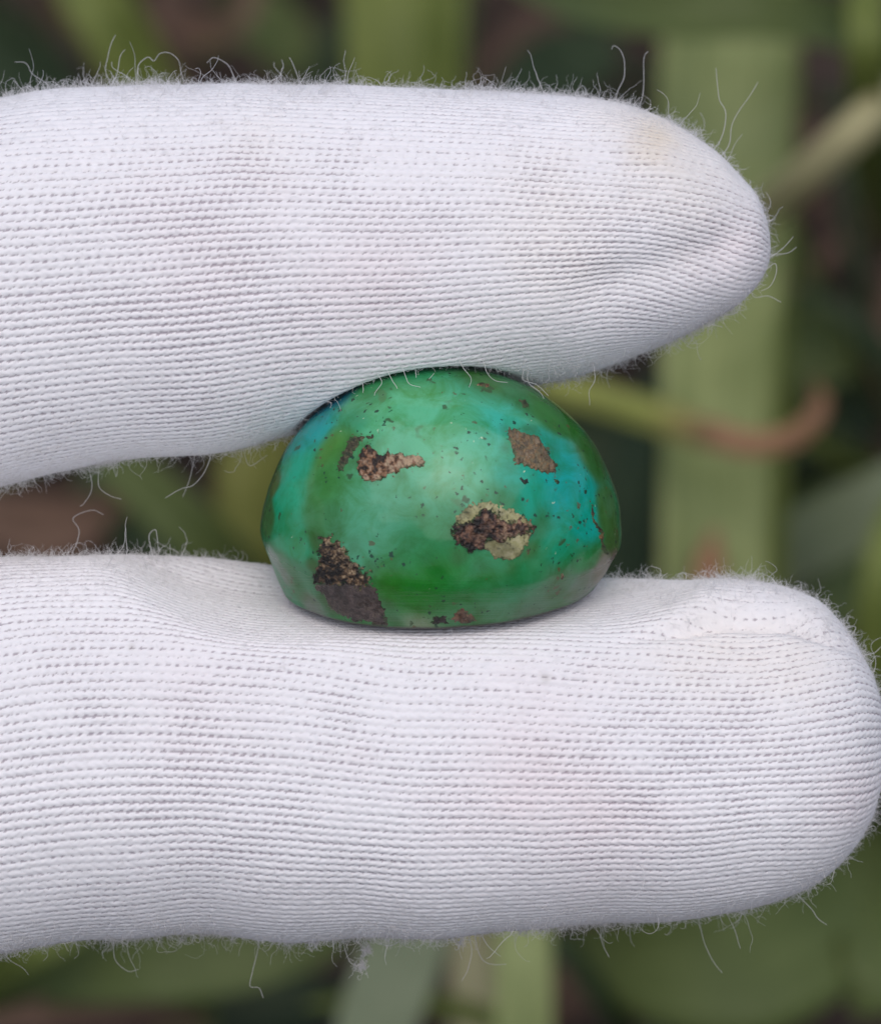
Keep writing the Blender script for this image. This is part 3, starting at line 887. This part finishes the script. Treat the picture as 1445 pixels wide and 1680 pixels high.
U_HERO = [hero(p, y, UP) for p, y in [
    ([(1012,150),(1022,125),(1024,98),(1018,80),(1008,74),(1004,80)], 0.02), ([(1052,160),(1056,120),(1058,92),(1064,84)], 0.05), ([(1180,230),(1190,190),(1180,165),(1176,140),(1172,112)], 0.0),
    ([(1195,238),(1200,210),(1215,180),(1240,135)], 0.05), ([(225,140),(226,105),(240,90),(250,96),(262,86),(280,88),(295,102),(297,125)], 0.0), ([(182,135),(172,110),(180,80),(192,60)], 0.03),
    ([(385,128),(372,105),(350,96),(338,106)], 0.0), ([(490,130),(482,108),(474,94)], 0.0), ([(1262,425),(1280,410),(1300,388)], -0.1), ([(1265,418),(1290,416),(1306,405)], -0.05),
    ([(1255,440),(1272,432),(1274,448),(1262,468),(1245,478)], -0.1), ([(1240,490),(1262,488),(1282,498)], 0.0), ([(345,745),(335,775),(318,795),(300,802),(272,818)], -0.05), ([(320,748),(312,785),(300,815)], 0.05),
    ([(145,768),(148,805),(138,825),(130,832)], 0.0), ([(165,765),(162,795),(178,812),(198,818)], -0.02), ([(398,735),(410,765),(440,748)], 0.05), ([(860,620),(880,630),(898,648)], -0.3), ([(690,660),(700,630),(712,612)], -0.42), ([(596,640),(588,660),(572,672)], -0.40), ([(640,622),(652,640),(648,660),(636,668)], -0.46), ([(665,616),(672,628),(690,634)], -0.48), ([(760,606),(772,622),(770,636)], -0.46), ([(800,608),(815,622),(835,626)], -0.42), ([(540,665),(530,690),(536,706)], -0.34), ([(868,628),(890,650),(905,690),(906,700)], -0.30), ([(625,628),(615,650),(620,668)], -0.45)]]
L_HERO = [hero(p, y, LP) for p, y in [
    ([(430,1530),(425,1560),(418,1590),(410,1618),(425,1622),(432,1638)], 0.0), ([(1145,1500),(1150,1540),(1165,1570),(1185,1595)], 0.05), ([(1195,1495),(1205,1520),(1213,1555)], 0.0),
    ([(1310,1470),(1330,1490),(1340,1505),(1355,1517)], -0.05), ([(770,1530),(775,1560),(770,1590),(758,1608)], 0.0), ([(780,1530),(790,1575),(830,1582)], 0.0), ([(985,1515),(990,1545),(1000,1570)], 0.03),
    ([(120,905),(130,870),(122,850),(150,838),(170,845)], 0.05), ([(250,905),(248,880),(258,872),(262,905)], 0.0), ([(1080,955),(1085,935),(1070,928)], 0.0), ([(1215,970),(1235,955),(1240,940)], 0.0),
    ([(560,1535),(575,1580),(592,1585),(600,1560)], 0.0), ([(185,1535),(190,1575),(210,1595),(228,1592)], 0.0), ([(740,1535),(752,1552),(762,1535)], -0.1)]]
fuzz_for(uf, UP, UN, UTH, 900, 38000, U_HERO)
fuzz_for(lf, LP, LN, LTH, 901, 38000, L_HERO)

# little lint tufts stuck to the lower edge
def tufts():
    r = np.random.default_rng(4)
    st, nr = [], []
    for px, py, y, n in [(598, 1560, 0.0, 60), (592, 1585, 0.02, 60), (515, 1543, -0.05, 50), (755, 1540, -0.05, 50), (302, 1540, 0.0, 25), (1250, 352, 0, 0)]:
        for k in range(n):
            st.append(at(px+r.normal()*5, py+r.normal()*6, y+r.normal()*0.02)); nr.append(r.normal(size=3))
    st = np.array(st); nr = np.array(nr); nr /= np.linalg.norm(nr, axis=1, keepdims=True)
    n = len(st)
    return make_fibres('lint', st, nr, r.uniform(0.02, 0.05, n), r.uniform(0.5, 1.0, n), 9, np.full(n, 0.0011), lf, 77)
tufts()

# the rest of the glove, to the left of what the photograph shows
def tube(path, ry, rz, n=40, m=28, closed_end=True):
    """path (k,3); ry depth radius, rz height radius per path point"""
    A = catmull(np.hstack([np.asarray(path, float), np.asarray(ry, float)[:, None], np.asarray(rz, float)[:, None]]), n)
    C = A[:, :3]; T = np.gradient(C, axis=0); T /= np.linalg.norm(T, axis=1, keepdims=True)+1e-9
    ref = np.array([0, 1.0, 0]); 
    up = np.cross(T, ref); bad = np.linalg.norm(up, axis=1) < 0.2
    up[bad] = np.array([0, 0, 1.0])
    up /= np.linalg.norm(up, axis=1, keepdims=True)
    dp = np.cross(T, up)
    a = np.linspace(0, 2*math.pi, m, endpoint=False)
    V = C[:, None, :] + dp[:, None, :]*(np.maximum(A[:, 3], 0.004)[:, None]*np.cos(a))[..., None] + up[:, None, :]*(np.maximum(A[:, 4], 0.004)[:, None]*np.sin(a))[..., None]
    return V.reshape(-1, 3), grid_quads(n, m, wrap_v=True)

def merge(parts):
    V, Q, k = [], [], 0
    for v, q in parts:
        V.append(v); Q.append(q+k); k += len(v)
    return np.vstack(V), np.vstack(Q)

parts = []
parts.append(tube([(-2.45, 0, 0.80), (-2.70, 0, 0.783), (-2.85, 0, 0.775), (-3.4, 0.02, 0.73), (-4.5, 0.05, 0.60), (-6.5, 0.1, 0.45)], [0.50, 0.636, 0.665, 0.68, 0.72, 0.74], [0.72, 0.872, 0.905, 0.905, 0.92, 0.95]))
parts.append(tube([(-2.45, 0, -1.12), (-2.70, 0, -1.130), (-2.85, 0, -1.135), (-3.4, 0.02, -1.14), (-4.5, 0.05, -1.15), (-6.5, 0.1, -1.2)], [0.52, 0.645, 0.675, 0.69, 0.73, 0.75], [0.70, 0.832, 0.865, 0.87, 0.9, 0.95]))
parts.append(tube([(-5.0, 0.1, -1.0), (-5.6, 0.15, -1.2), (-7.5, 0.2, -1.5), (-10, 0.2, -1.5), (-12.5, 0.2, -1.2), (-14.5, 0.2, -1.0)], [0.1, 0.9, 1.25, 1.3, 1.2, 1.3], [0.6, 2.7, 3.6, 3.5, 2.8, 2.7], n=60, m=48))
for dz, ln in ((-3.0, 1.0), (-4.5, 0.85)):   # two fingers folded into the palm
    parts.append(tube([(-7.5, 0.2, dz), (-6.0, 0.1, dz-0.1), (-4.9*1, -0.5, dz-0.1), (-4.9, -1.5, dz), (-5.9, -1.9, dz+0.1), (-7.2, -1.6, dz+0.15), (-7.9, -1.2, dz+0.15), (-8.0, -1.15, dz+0.15)],
                      np.array([0.75, 0.78, 0.75, 0.70, 0.66, 0.60, 0.35, 0.02])*ln, np.array([0.75, 0.80, 0.76, 0.72, 0.68, 0.62, 0.35, 0.02])*ln, n=60))
parts.append(tube([(-10.5, -0.4, 1.2), (-9.2, -1.2, 1.6), (-7.8, -1.8, 1.2), (-6.4, -2.0, 0.3), (-5.6, -1.95, -0.3), (-5.4, -1.9, -0.45)], [0.9, 0.95, 0.85, 0.75, 0.45, 0.02], [0.9, 0.95, 0.85, 0.72, 0.42, 0.02], n=50))
pv, pq = merge(parts)
mesh_np('palm', pv-HAND0, pq, M_PLAIN, hand)
cv, cq = tube([(-14.0, 0.2, -1.0), (-14.05, 0.2, -1.0), (-15, 0.2, -1.0), (-17.5, 0.2, -1.0), (-17.5, 0.2, -1.0)], [1.30, 1.40, 1.42, 1.5, 1.1], [2.7, 2.85, 2.85, 2.95, 2.5], n=30, m=48)
mesh_np('cuff', cv-HAND0, cq, M_PLAIN, hand)

# ---------------------------------------------------------------- plants and litter behind the hand
LM = {
    'sage':   leaf_material('leaf_sage', (0.165, 0.210, 0.066), (0.350, 0.395, 0.165)),
    'fresh':  leaf_material('leaf_fresh', (0.110, 0.145, 0.030), (0.215, 0.255, 0.065)),
    'yellow': leaf_material('leaf_yellow_green', (0.120, 0.130, 0.024), (0.200, 0.205, 0.045)),
    'mid':    leaf_material('leaf_mid_green', (0.080, 0.110, 0.030), (0.135, 0.170, 0.058)),
    'dark':   leaf_material('leaf_dark_green', (0.028, 0.045, 0.018), (0.055, 0.080, 0.036)),
    'grey':   leaf_material('leaf_grey_green', (0.150, 0.185, 0.105), (0.230, 0.270, 0.165)),
    'litter': leaf_material('leaf_litter_brown', (0.040, 0.026, 0.018), (0.100, 0.062, 0.045), rough=0.8, transl=0.0),
    'dry':    leaf_material('leaf_dry_brown', (0.090, 0.055, 0.036), (0.190, 0.115, 0.080), rough=0.7, transl=0.1),
    'rust':   leaf_material('leaf_rust', (0.240, 0.120, 0.060), (0.330, 0.190, 0.110), rough=0.7, transl=0.1),
    'withering': leaf_material('leaf_withering', (0.320, 0.350, 0.085), (0.400, 0.420, 0.120), tip=(0.30, 0.20, 0.10)),
    'straw':  leaf_material('stem_straw', (0.360, 0.330, 0.170), (0.470, 0.430, 0.240), rough=0.6, transl=0.1),
}

def blade_verts(path, widths, twist=0.0, fold=0.18, thick=0.05, n=26, face=None, ripple=0.0, seed=0):
    P = catmull(path, n)
    W = np.interp(np.linspace(0, 1, n), np.linspace(0, 1, len(widths)), widths)
    T = np.gradient(P, axis=0); T /= np.linalg.norm(T, axis=1, keepdims=True)+1e-9
    view = to_world(np.array([0, -DIST, 0.0])) - P if face is None else np.tile(np.asarray(face, float), (n, 1))
    view /= np.linalg.norm(view, axis=1, keepdims=True)
    side = np.cross(T, view); side /= np.linalg.norm(side, axis=1, keepdims=True)+1e-9
    nor = np.cross(side, T)
    tw = twist if np.ndim(twist) else np.full(n, twist)
    c, s = np.cos(tw)[:, None], np.sin(tw)[:, None]
    sd, nr = side*c + nor*s, -side*s + nor*c
    a = np.linspace(-1, 1, 7)
    front, back = [], []
    for k in a:
        off = nr*(W*fold*(k*k-0.4))[:, None]
        if ripple:
            off = off + nr*(ripple*k*k*np.sin(np.linspace(0, 9, n)+seed+k))[:, None]
        front.append(P + sd*(W*0.5*k)[:, None] + off + nr*(thick*0.5*(1-0.8*abs(k)))*1.0)
        back.append(P + sd*(W*0.5*k)[:, None] + off - nr*(thick*0.5*(1-0.8*abs(k)))*1.0)
    ring = np.stack(front + back[::-1], 1)
    m = ring.shape[1]
    uv = np.zeros((n, m, 2)); uv[..., 0] = np.linspace(0, 1, n)[:, None]*3
    uv[..., 1] = np.concatenate([a, a[::-1]])[None, :]*0.5+0.5
    V = ring.reshape(-1, 3)
    q = grid_quads(n, m, wrap_v=True)
    # end caps
    caps = []
    for r0 in (0, (n-1)*m):
        for k in range(6):
            caps.append([r0+k, r0+k+1, r0+m-2-k, r0+m-1-k])
    return V, np.vstack([q, np.array(caps)])[:, ::-1], uv.reshape(-1, 2)

PLW = lambda px, d: px/PXCM*(DIST+d)/DIST       # width in cm of px pixels at depth d

def px_path(pts):
    """pts: (px, py, f, width_px) -> world path and widths"""
    path = [bgp(a, b, f) for a, b, f, w in pts]
    wid = [PLW(w, ground_depth(a, b)*f) for a, b, f, w in pts]
    return path, wid

def leaf_part(parent, base, pts, mat, twist=0.0, fold=0.18, thick=0.05, label=None, name='leaf', ripple=0.0, seed=0):
    path, wid = px_path(pts)
    V, q, uv = blade_verts(path, wid, twist, fold, thick, ripple=ripple, seed=seed)
    o = mesh_np(name, V-base, q, LM[mat], parent, uv=uv)
    if label: o['label'] = label
    return o

def plant(name, label, cat, base_px, leaves, group=None):
    base = np.array(bgp(base_px[0], base_px[1], 1.0)); base[2] = 0
    r = empty(name, tuple(base))
    tag(r, label, cat, group)
    for lf_ in leaves:
        leaf_part(r, base, *lf_[:2], **(lf_[2] if len(lf_) > 2 else {}))
    return r

def lone(name, label, cat, pts, mat, group=None, **kw):
    path, wid = px_path(pts)
    base = np.array(path[0])
    V, q, uv = blade_verts(path, wid, **kw)
    o = mesh_np(name, V-base, q, LM[mat], None, uv=uv, loc=tuple(base))
    tag(o, label, cat, group)
    return o

GP = 'strap-leaved plants growing behind the hand'
plant('strap_leaf_plant', 'plant with a broad upright sage green leaf running behind both fingertips at right', 'plant', (1130, 1500), [
    ([(1130,1520,1.0,150),(1160,1200,0.84,180),(1162,900,0.76,180),(1170,650,0.71,190),(1176,420,0.68,215),(1182,200,0.66,232),(1192,20,0.65,225),(1210,-140,0.66,180),(1235,-300,0.68,30)], 'sage', dict(fold=0.26, thick=0.10, twist=-0.25, ripple=0.03)),
    ([(1120,1560,1.0,80),(1240,1300,0.88,70),(1262,900,0.80,60),(1272,500,0.74,58),(1285,120,0.70,60),(1300,-120,0.70,20)], 'fresh', dict(fold=0.2, twist=0.3, label='narrow fresh green leaf along the broad leaf')),
    ([(1110,1540,1.0,60),(1010,1180,0.9,110),(1030,900,0.88,120),(1060,720,0.88,100),(1080,600,0.9,30)], 'dark', dict(fold=0.25, twist=0.5)),
], GP)
plant('strap_leaf_plant', 'bright green plant with an upright pale leaf above the middle of the upper finger', 'plant', (700, 600), [
    ([(705,620,1.0,130),(690,380,0.86,180),(675,150,0.78,190),(672,-20,0.74,205),(670,-200,0.72,170),(668,-340,0.72,30)], 'fresh', dict(fold=0.34, thick=0.08, twist=0.25)),
    ([(712,620,1.0,90),(745,380,0.9,90),(755,120,0.84,70),(770,-60,0.82,60),(790,-240,0.82,15)], 'mid', dict(twist=0.9)),
    ([(720,640,1.0,80),(800,420,0.96,120),(870,180,0.94,150),(930,110,0.95,140),(1010,70,0.96,60)], 'dark', dict(twist=0.3)),
], GP)
plant('strap_leaf_plant', 'green plant with a leaf slanting down towards the upper finger near the top left corner', 'plant', (330, 420), [
    ([(340,440,1.0,80),(285,250,0.9,105),(225,110,0.84,112),(155,-10,0.8,115),(80,-140,0.78,80),(20,-240,0.78,15)], 'fresh', dict(fold=0.2, twist=0.2)),
    ([(330,440,1.0,80),(150,260,0.95,130),(40,120,0.93,150),(-90,20,0.93,120),(-180,-20,0.95,20)], 'dark', dict(twist=0.3)),
], GP)
plant('strap_leaf_plant', 'dark green plant with leaves arching across the top right corner of the picture', 'plant', (1480, 330), [
    ([(1480,360,1.0,60),(1475,180,0.75,80),(1420,70,0.60,95),(1280,30,0.56,105),(1120,28,0.56,105),(960,8,0.58,95),(820,-40,0.62,20)], 'mid', dict(twist=-0.6, fold=0.25)),
    ([(1470,420,1.0,60),(1430,280,0.66,60),(1422,100,0.53,66),(1422,-80,0.52,62),(1430,-260,0.54,15)], 'fresh', dict(fold=0.2, label='narrow pale upright leaf at the right edge')),
    ([(1490,420,1.0,80),(1475,520,0.98,110),(1440,640,0.96,140),(1380,700,0.95,150),(1290,760,0.97,60)], 'dark', dict(twist=0.2)),
], GP)
plant('strap_leaf_plant', 'grey green plant with leaves slanting up to the right beside the lower fingertip', 'plant', (1120, 1130), [
    ([(1120,1130,1.0,70),(1190,985,0.9,100),(1290,915,0.85,110),(1390,855,0.82,120),(1500,790,0.8,100),(1620,700,0.8,20)], 'grey', dict(twist=0.2, fold=0.15)),
    ([(1130,1140,1.0,70),(1240,1060,0.92,100),(1340,1010,0.9,100),(1420,920,0.9,70),(1480,850,0.9,10)], 'mid', dict(twist=-0.2)),
], GP)
plant('strap_leaf_plant', 'plant with a fresh green leaf rising along the right edge above the lower fingertip', 'plant', (1440, 1330), [
    ([(1440,1340,1.0,90),(1448,1180,0.86,100),(1446,1030,0.78,90),(1462,900,0.74,80),(1500,760,0.74,20)], 'fresh', dict(fold=0.2)),
], GP)
plant('strap_leaf_plant', 'plant with two pale green leaves showing below the lower finger at bottom middle', 'plant', (840, 1860), [
    ([(640,1960,1.0,120),(600,1800,0.88,125),(615,1690,0.84,130),(655,1580,0.82,135),(705,1460,0.81,120),(750,1330,0.81,90),(780,1250,0.82,20)], 'grey', dict(fold=0.15, thick=0.08)),
    ([(850,1960,1.0,90),(856,1790,0.86,95),(858,1680,0.82,95),(858,1580,0.80,95),(856,1420,0.79,90),(850,1300,0.80,20)], 'sage', dict(fold=0.15, thick=0.08)),
    ([(790,1860,1.0,90),(780,1700,0.98,80),(775,1580,0.96,75),(770,1450,0.96,20)], 'straw', dict(twist=0.4, label='dull straw coloured old leaf between the pale ones')),
], GP)
plant('broad_leaf_plant', 'plant with one wide dull green leaf drooping below the lower fingertip at bottom right', 'plant', (1420, 1320), [
    ([(1440,1330,1.0,60),(1400,1420,0.90,160),(1330,1510,0.86,250),(1210,1580,0.85,260),(1080,1590,0.86,190),(960,1560,0.88,80),(900,1530,0.9,10)], 'mid', dict(twist=0.2, fold=0.12, thick=0.08, ripple=0.03)),
    ([(1450,1340,1.0,60),(1480,1440,0.9,150),(1470,1540,0.88,200),(1440,1610,0.88,140),(1400,1660,0.9,20)], 'mid', dict(twist=-0.2, fold=0.12)),
])
plant('strap_leaf_plant', 'dark green plant with a long leaf lying low across the bottom left corner', 'plant', (-80, 1640), [
    ([(-90,1650,1.0,90),(60,1600,0.93,110),(220,1590,0.90,120),(380,1580,0.9,110),(520,1540,0.9,90),(640,1470,0.92,15)], 'mid', dict(twist=0.2)),
    ([(-100,1640,1.0,90),(20,1560,0.88,80),(120,1500,0.86,90),(200,1380,0.86,60),(240,1280,0.88,10)], 'fresh', dict(twist=0.1)),
], GP)
plant('strap_leaf_plant', 'olive green plant with leaves crossing the gap between the fingers left of the stone', 'plant', (470, 1060), [
    ([(480,1080,1.0,60),(410,960,0.9,95),(330,880,0.85,100),(230,790,0.82,95),(120,690,0.8,60),(40,620,0.8,10)], 'mid', dict(twist=0.2, fold=0.15)),
    ([(490,1080,1.0,70),(450,920,0.92,120),(420,800,0.9,140),(440,690,0.88,130),(480,560,0.88,30)], 'yellow', dict(twist=0.5, fold=0.2)),
    ([(480,1090,1.0,60),(360,980,0.97,120),(300,900,0.96,120),(220,880,0.96,60),(160,850,0.97,10)], 'dark', dict(twist=0.1)),
], GP)
plant('curling_leaf_plant', 'yellow green stalk beside the stone ending in a curled orange brown dry tip', 'plant', (640, 560), [
    ([(640,545,0.98,60),(760,590,0.80,62),(880,628,0.72,50),(980,653,0.70,54),(1070,682,0.68,56),(1150,708,0.67,50),(1195,718,0.665,46)], 'withering', dict(fold=0.3, thick=0.3, name='stalk')),
    ([(1165,712,0.664,44),(1225,728,0.665,44),(1285,722,0.67,40),(1325,698,0.68,36),(1345,665,0.69,30),(1340,640,0.70,10)], 'rust', dict(fold=0.3, thick=0.25, name='dry_tip', label='curled orange brown dry tip')),
    ([(640,560,1.0,90),(760,640,0.95,120),(900,700,0.93,150),(1000,760,0.93,150),(1050,850,0.95,80)], 'dark', dict(twist=0.2)),
    ([(1290,560,0.92,60),(1310,520,0.90,110),(1330,580,0.90,140),(1360,640,0.92,90)], 'mid', dict(twist=0.3)),
])
plant('narrow_blade_plant', 'tuft of narrow grassy blades crossing in the shade at the right edge of the picture', 'plant', (1500, 760), [
    ([(1500,770,1.0,26),(1420,620,0.92,34),(1345,480,0.86,34),(1290,360,0.82,30),(1240,240,0.80,8)], 'mid', dict(fold=0.3, twist=0.3)),
    ([(1505,770,1.0,26),(1440,560,0.9,30),(1400,400,0.84,32),(1385,260,0.80,26),(1380,120,0.79,6)], 'dark', dict(fold=0.3)),
    ([(1495,780,1.0,30),(1370,740,0.92,40),(1280,650,0.87,40),(1240,520,0.84,30),(1225,400,0.83,6)], 'fresh', dict(fold=0.3, twist=0.5)),
    ([(1510,780,1.0,30),(1470,640,0.88,44),(1430,560,0.84,44),(1360,500,0.82,36),(1280,470,0.82,8)], 'dark', dict(fold=0.3, twist=-0.4)),
    ([(1500,790,1.0,26),(1380,800,0.9,34),(1300,850,0.86,34),(1240,930,0.84,28),(1200,1010,0.84,6)], 'mid', dict(fold=0.3, twist=0.2)),
])
plant('narrow_blade_plant', 'tuft of narrow blades showing between the bottom edge and the lower finger', 'plant', (1040, 1780), [
    ([(1040,1790,1.0,34),(1020,1690,0.92,40),(960,1600,0.86,40),(900,1530,0.83,30),(850,1480,0.82,6)], 'dark', dict(fold=0.3)),
    ([(1050,1790,1.0,34),(1080,1690,0.92,44),(1120,1620,0.88,44),(1190,1560,0.86,30),(1250,1520,0.86,6)], 'grey', dict(fold=0.3, twist=0.3)),
    ([(1030,1790,1.0,30),(900,1720,0.92,34),(760,1660,0.88,38),(620,1640,0.86,32),(500,1650,0.86,6)], 'fresh', dict(fold=0.3, twist=-0.3)),
])
lone('dry_stalk', 'pale straw coloured stalk slanting up to the right from the upper fingertip', 'stalk', [(1180,400,0.70,44),(1270,328,0.62,60),(1345,262,0.58,64),(1425,190,0.56,64),(1520,110,0.58,44)], 'straw', fold=0.15, thick=0.25, twist=-0.4)
lone('dry_leaf', 'curled pinkish brown dead leaf at the top edge left of middle', 'dead leaf', [(265,-30,0.90,20),(268,15,0.88,34),(300,45,0.87,42),(345,52,0.87,44),(392,30,0.88,40),(412,-10,0.89,32),(405,-50,0.9,14)], 'dry', fold=0.35, thick=0.06)
lone('dry_leaf', 'reddish brown dead leaf lying in the gap at the far left', 'dead leaf', [(-80,800,0.97,20),(-10,850,0.96,90),(70,870,0.96,120),(150,850,0.96,80),(220,810,0.97,10)], 'dry', fold=0.2, thick=0.05)
lone('dry_leaf', 'small rusty dead leaf standing behind the top of the lower finger', 'dead leaf', [(1150,1060,0.84,20),(1158,990,0.745,50),(1162,930,0.74,52),(1172,870,0.74,10)], 'rust', fold=0.2, thick=0.05)
lone('twig', 'pinkish brown twig rising at the right edge below the upper fingertip', 'twig', [(1475,700,0.94,30),(1448,600,0.90,40),(1450,520,0.88,40),(1475,400,0.88,20)], 'dry', fold=0.3, thick=0.3)
lone('twig', 'dark brown twig crossing the shade right of the upper fingertip', 'twig', [(1250,560,0.97,24),(1330,450,0.96,30),(1400,390,0.96,30),(1500,340,0.97,16)], 'dry', fold=0.3, thick=0.3)
lone('dry_leaf', 'brown dead leaf under the lower finger at the bottom edge right of middle', 'dead leaf', [(900,1690,0.97,20),(930,1640,0.95,80),(960,1600,0.95,80),(1010,1570,0.96,20)], 'dry', fold=0.2, thick=0.05)
lone('dry_leaf', 'long brown dead leaf lying along the bottom left corner', 'dead leaf', [(-60,1690,0.95,20),(60,1665,0.94,50),(200,1660,0.94,55),(340,1680,0.95,20)], 'dry', fold=0.2, thick=0.05)

def scatter_blades(name, kind_mats, count, region, hgt, wid, seed, lying, avoid=True):
    r = np.random.default_rng(seed)
    obs = []
    Vs = {m: [] for m in kind_mats}
    UV = {m: [] for m in kind_mats}
    for k in range(count):
        x, y = r.uniform(*region[0]), r.uniform(*region[1])
        a = r.uniform(0, 2*math.pi)
        L = r.uniform(*hgt); w = r.uniform(*wid)
        d = np.array([math.cos(a), math.sin(a), 0])
        if lying:
            zs = r.uniform(0.05, 0.3, 5) + np.array([0, 0.1, 0.25, 0.15, 0])*r.uniform(0, 2.5)
            path = [np.array([x, y, 0])+d*L*t+np.array([0, 0, z]) for t, z in zip(np.linspace(0, 1, 5), zs)]
            face = (r.normal()*0.3, r.normal()*0.3, 1)
        else:
            lean = r.uniform(0.3, 0.9)
            path = [np.array([x, y, -0.5])+d*L*lean*t**1.6+np.array([0, 0, L*(t-0.45*lean*t*t)]) for t in np.linspace(0, 1, 5)]
            face = (-d[0]*0.6, -d[1]*0.6, 1)
        V, q, uv = blade_verts(path, [w*0.3, w, w*0.9, w*0.6, w*0.05], r.normal()*0.3, r.uniform(0.1, 0.3), 0.04, n=10, face=face)
        m = kind_mats[k % len(kind_mats)]
        Vs[m].append((V, q)); UV[m].append(uv)
    mats = list(kind_mats)
    allp = [p for m in dict.fromkeys(mats) for p in Vs[m]]
    V, q = merge(allp)
    uv = np.vstack([u for m in dict.fromkeys(mats) for u in UV[m]])
    o = mesh_np(name, V, q, None, None, uv=uv)
    mi = []
    for s, m in enumerate(dict.fromkeys(mats)):
        o.data.materials.append(LM[m])
        for p in Vs[m]: mi += [s]*len(p[1])
    if len(mi) == len(o.data.polygons):
        o.data.polygons.foreach_set('material_index', np.array(mi, np.int32))
    o['kind'] = 'stuff'
    return o
lit = scatter_blades('leaf_litter', ['litter', 'dark', 'litter', 'litter', 'mid'], 420, ((-14, 14), (2, 30)), (1.0, 3.2), (0.25, 0.8), 21, True)
tag(lit, 'scattered dead leaf bits on the dark soil', 'leaf litter')
gc = scatter_blades('ground_cover', ['mid', 'dark', 'fresh', 'grey', 'dark'], 520, ((-40, 40), (24, 66)), (4, 11), (0.5, 1.1), 22, False)
tag(gc, 'mass of strap leaves growing farther back on the soil', 'ground cover')
bpy.context.view_layer.update()
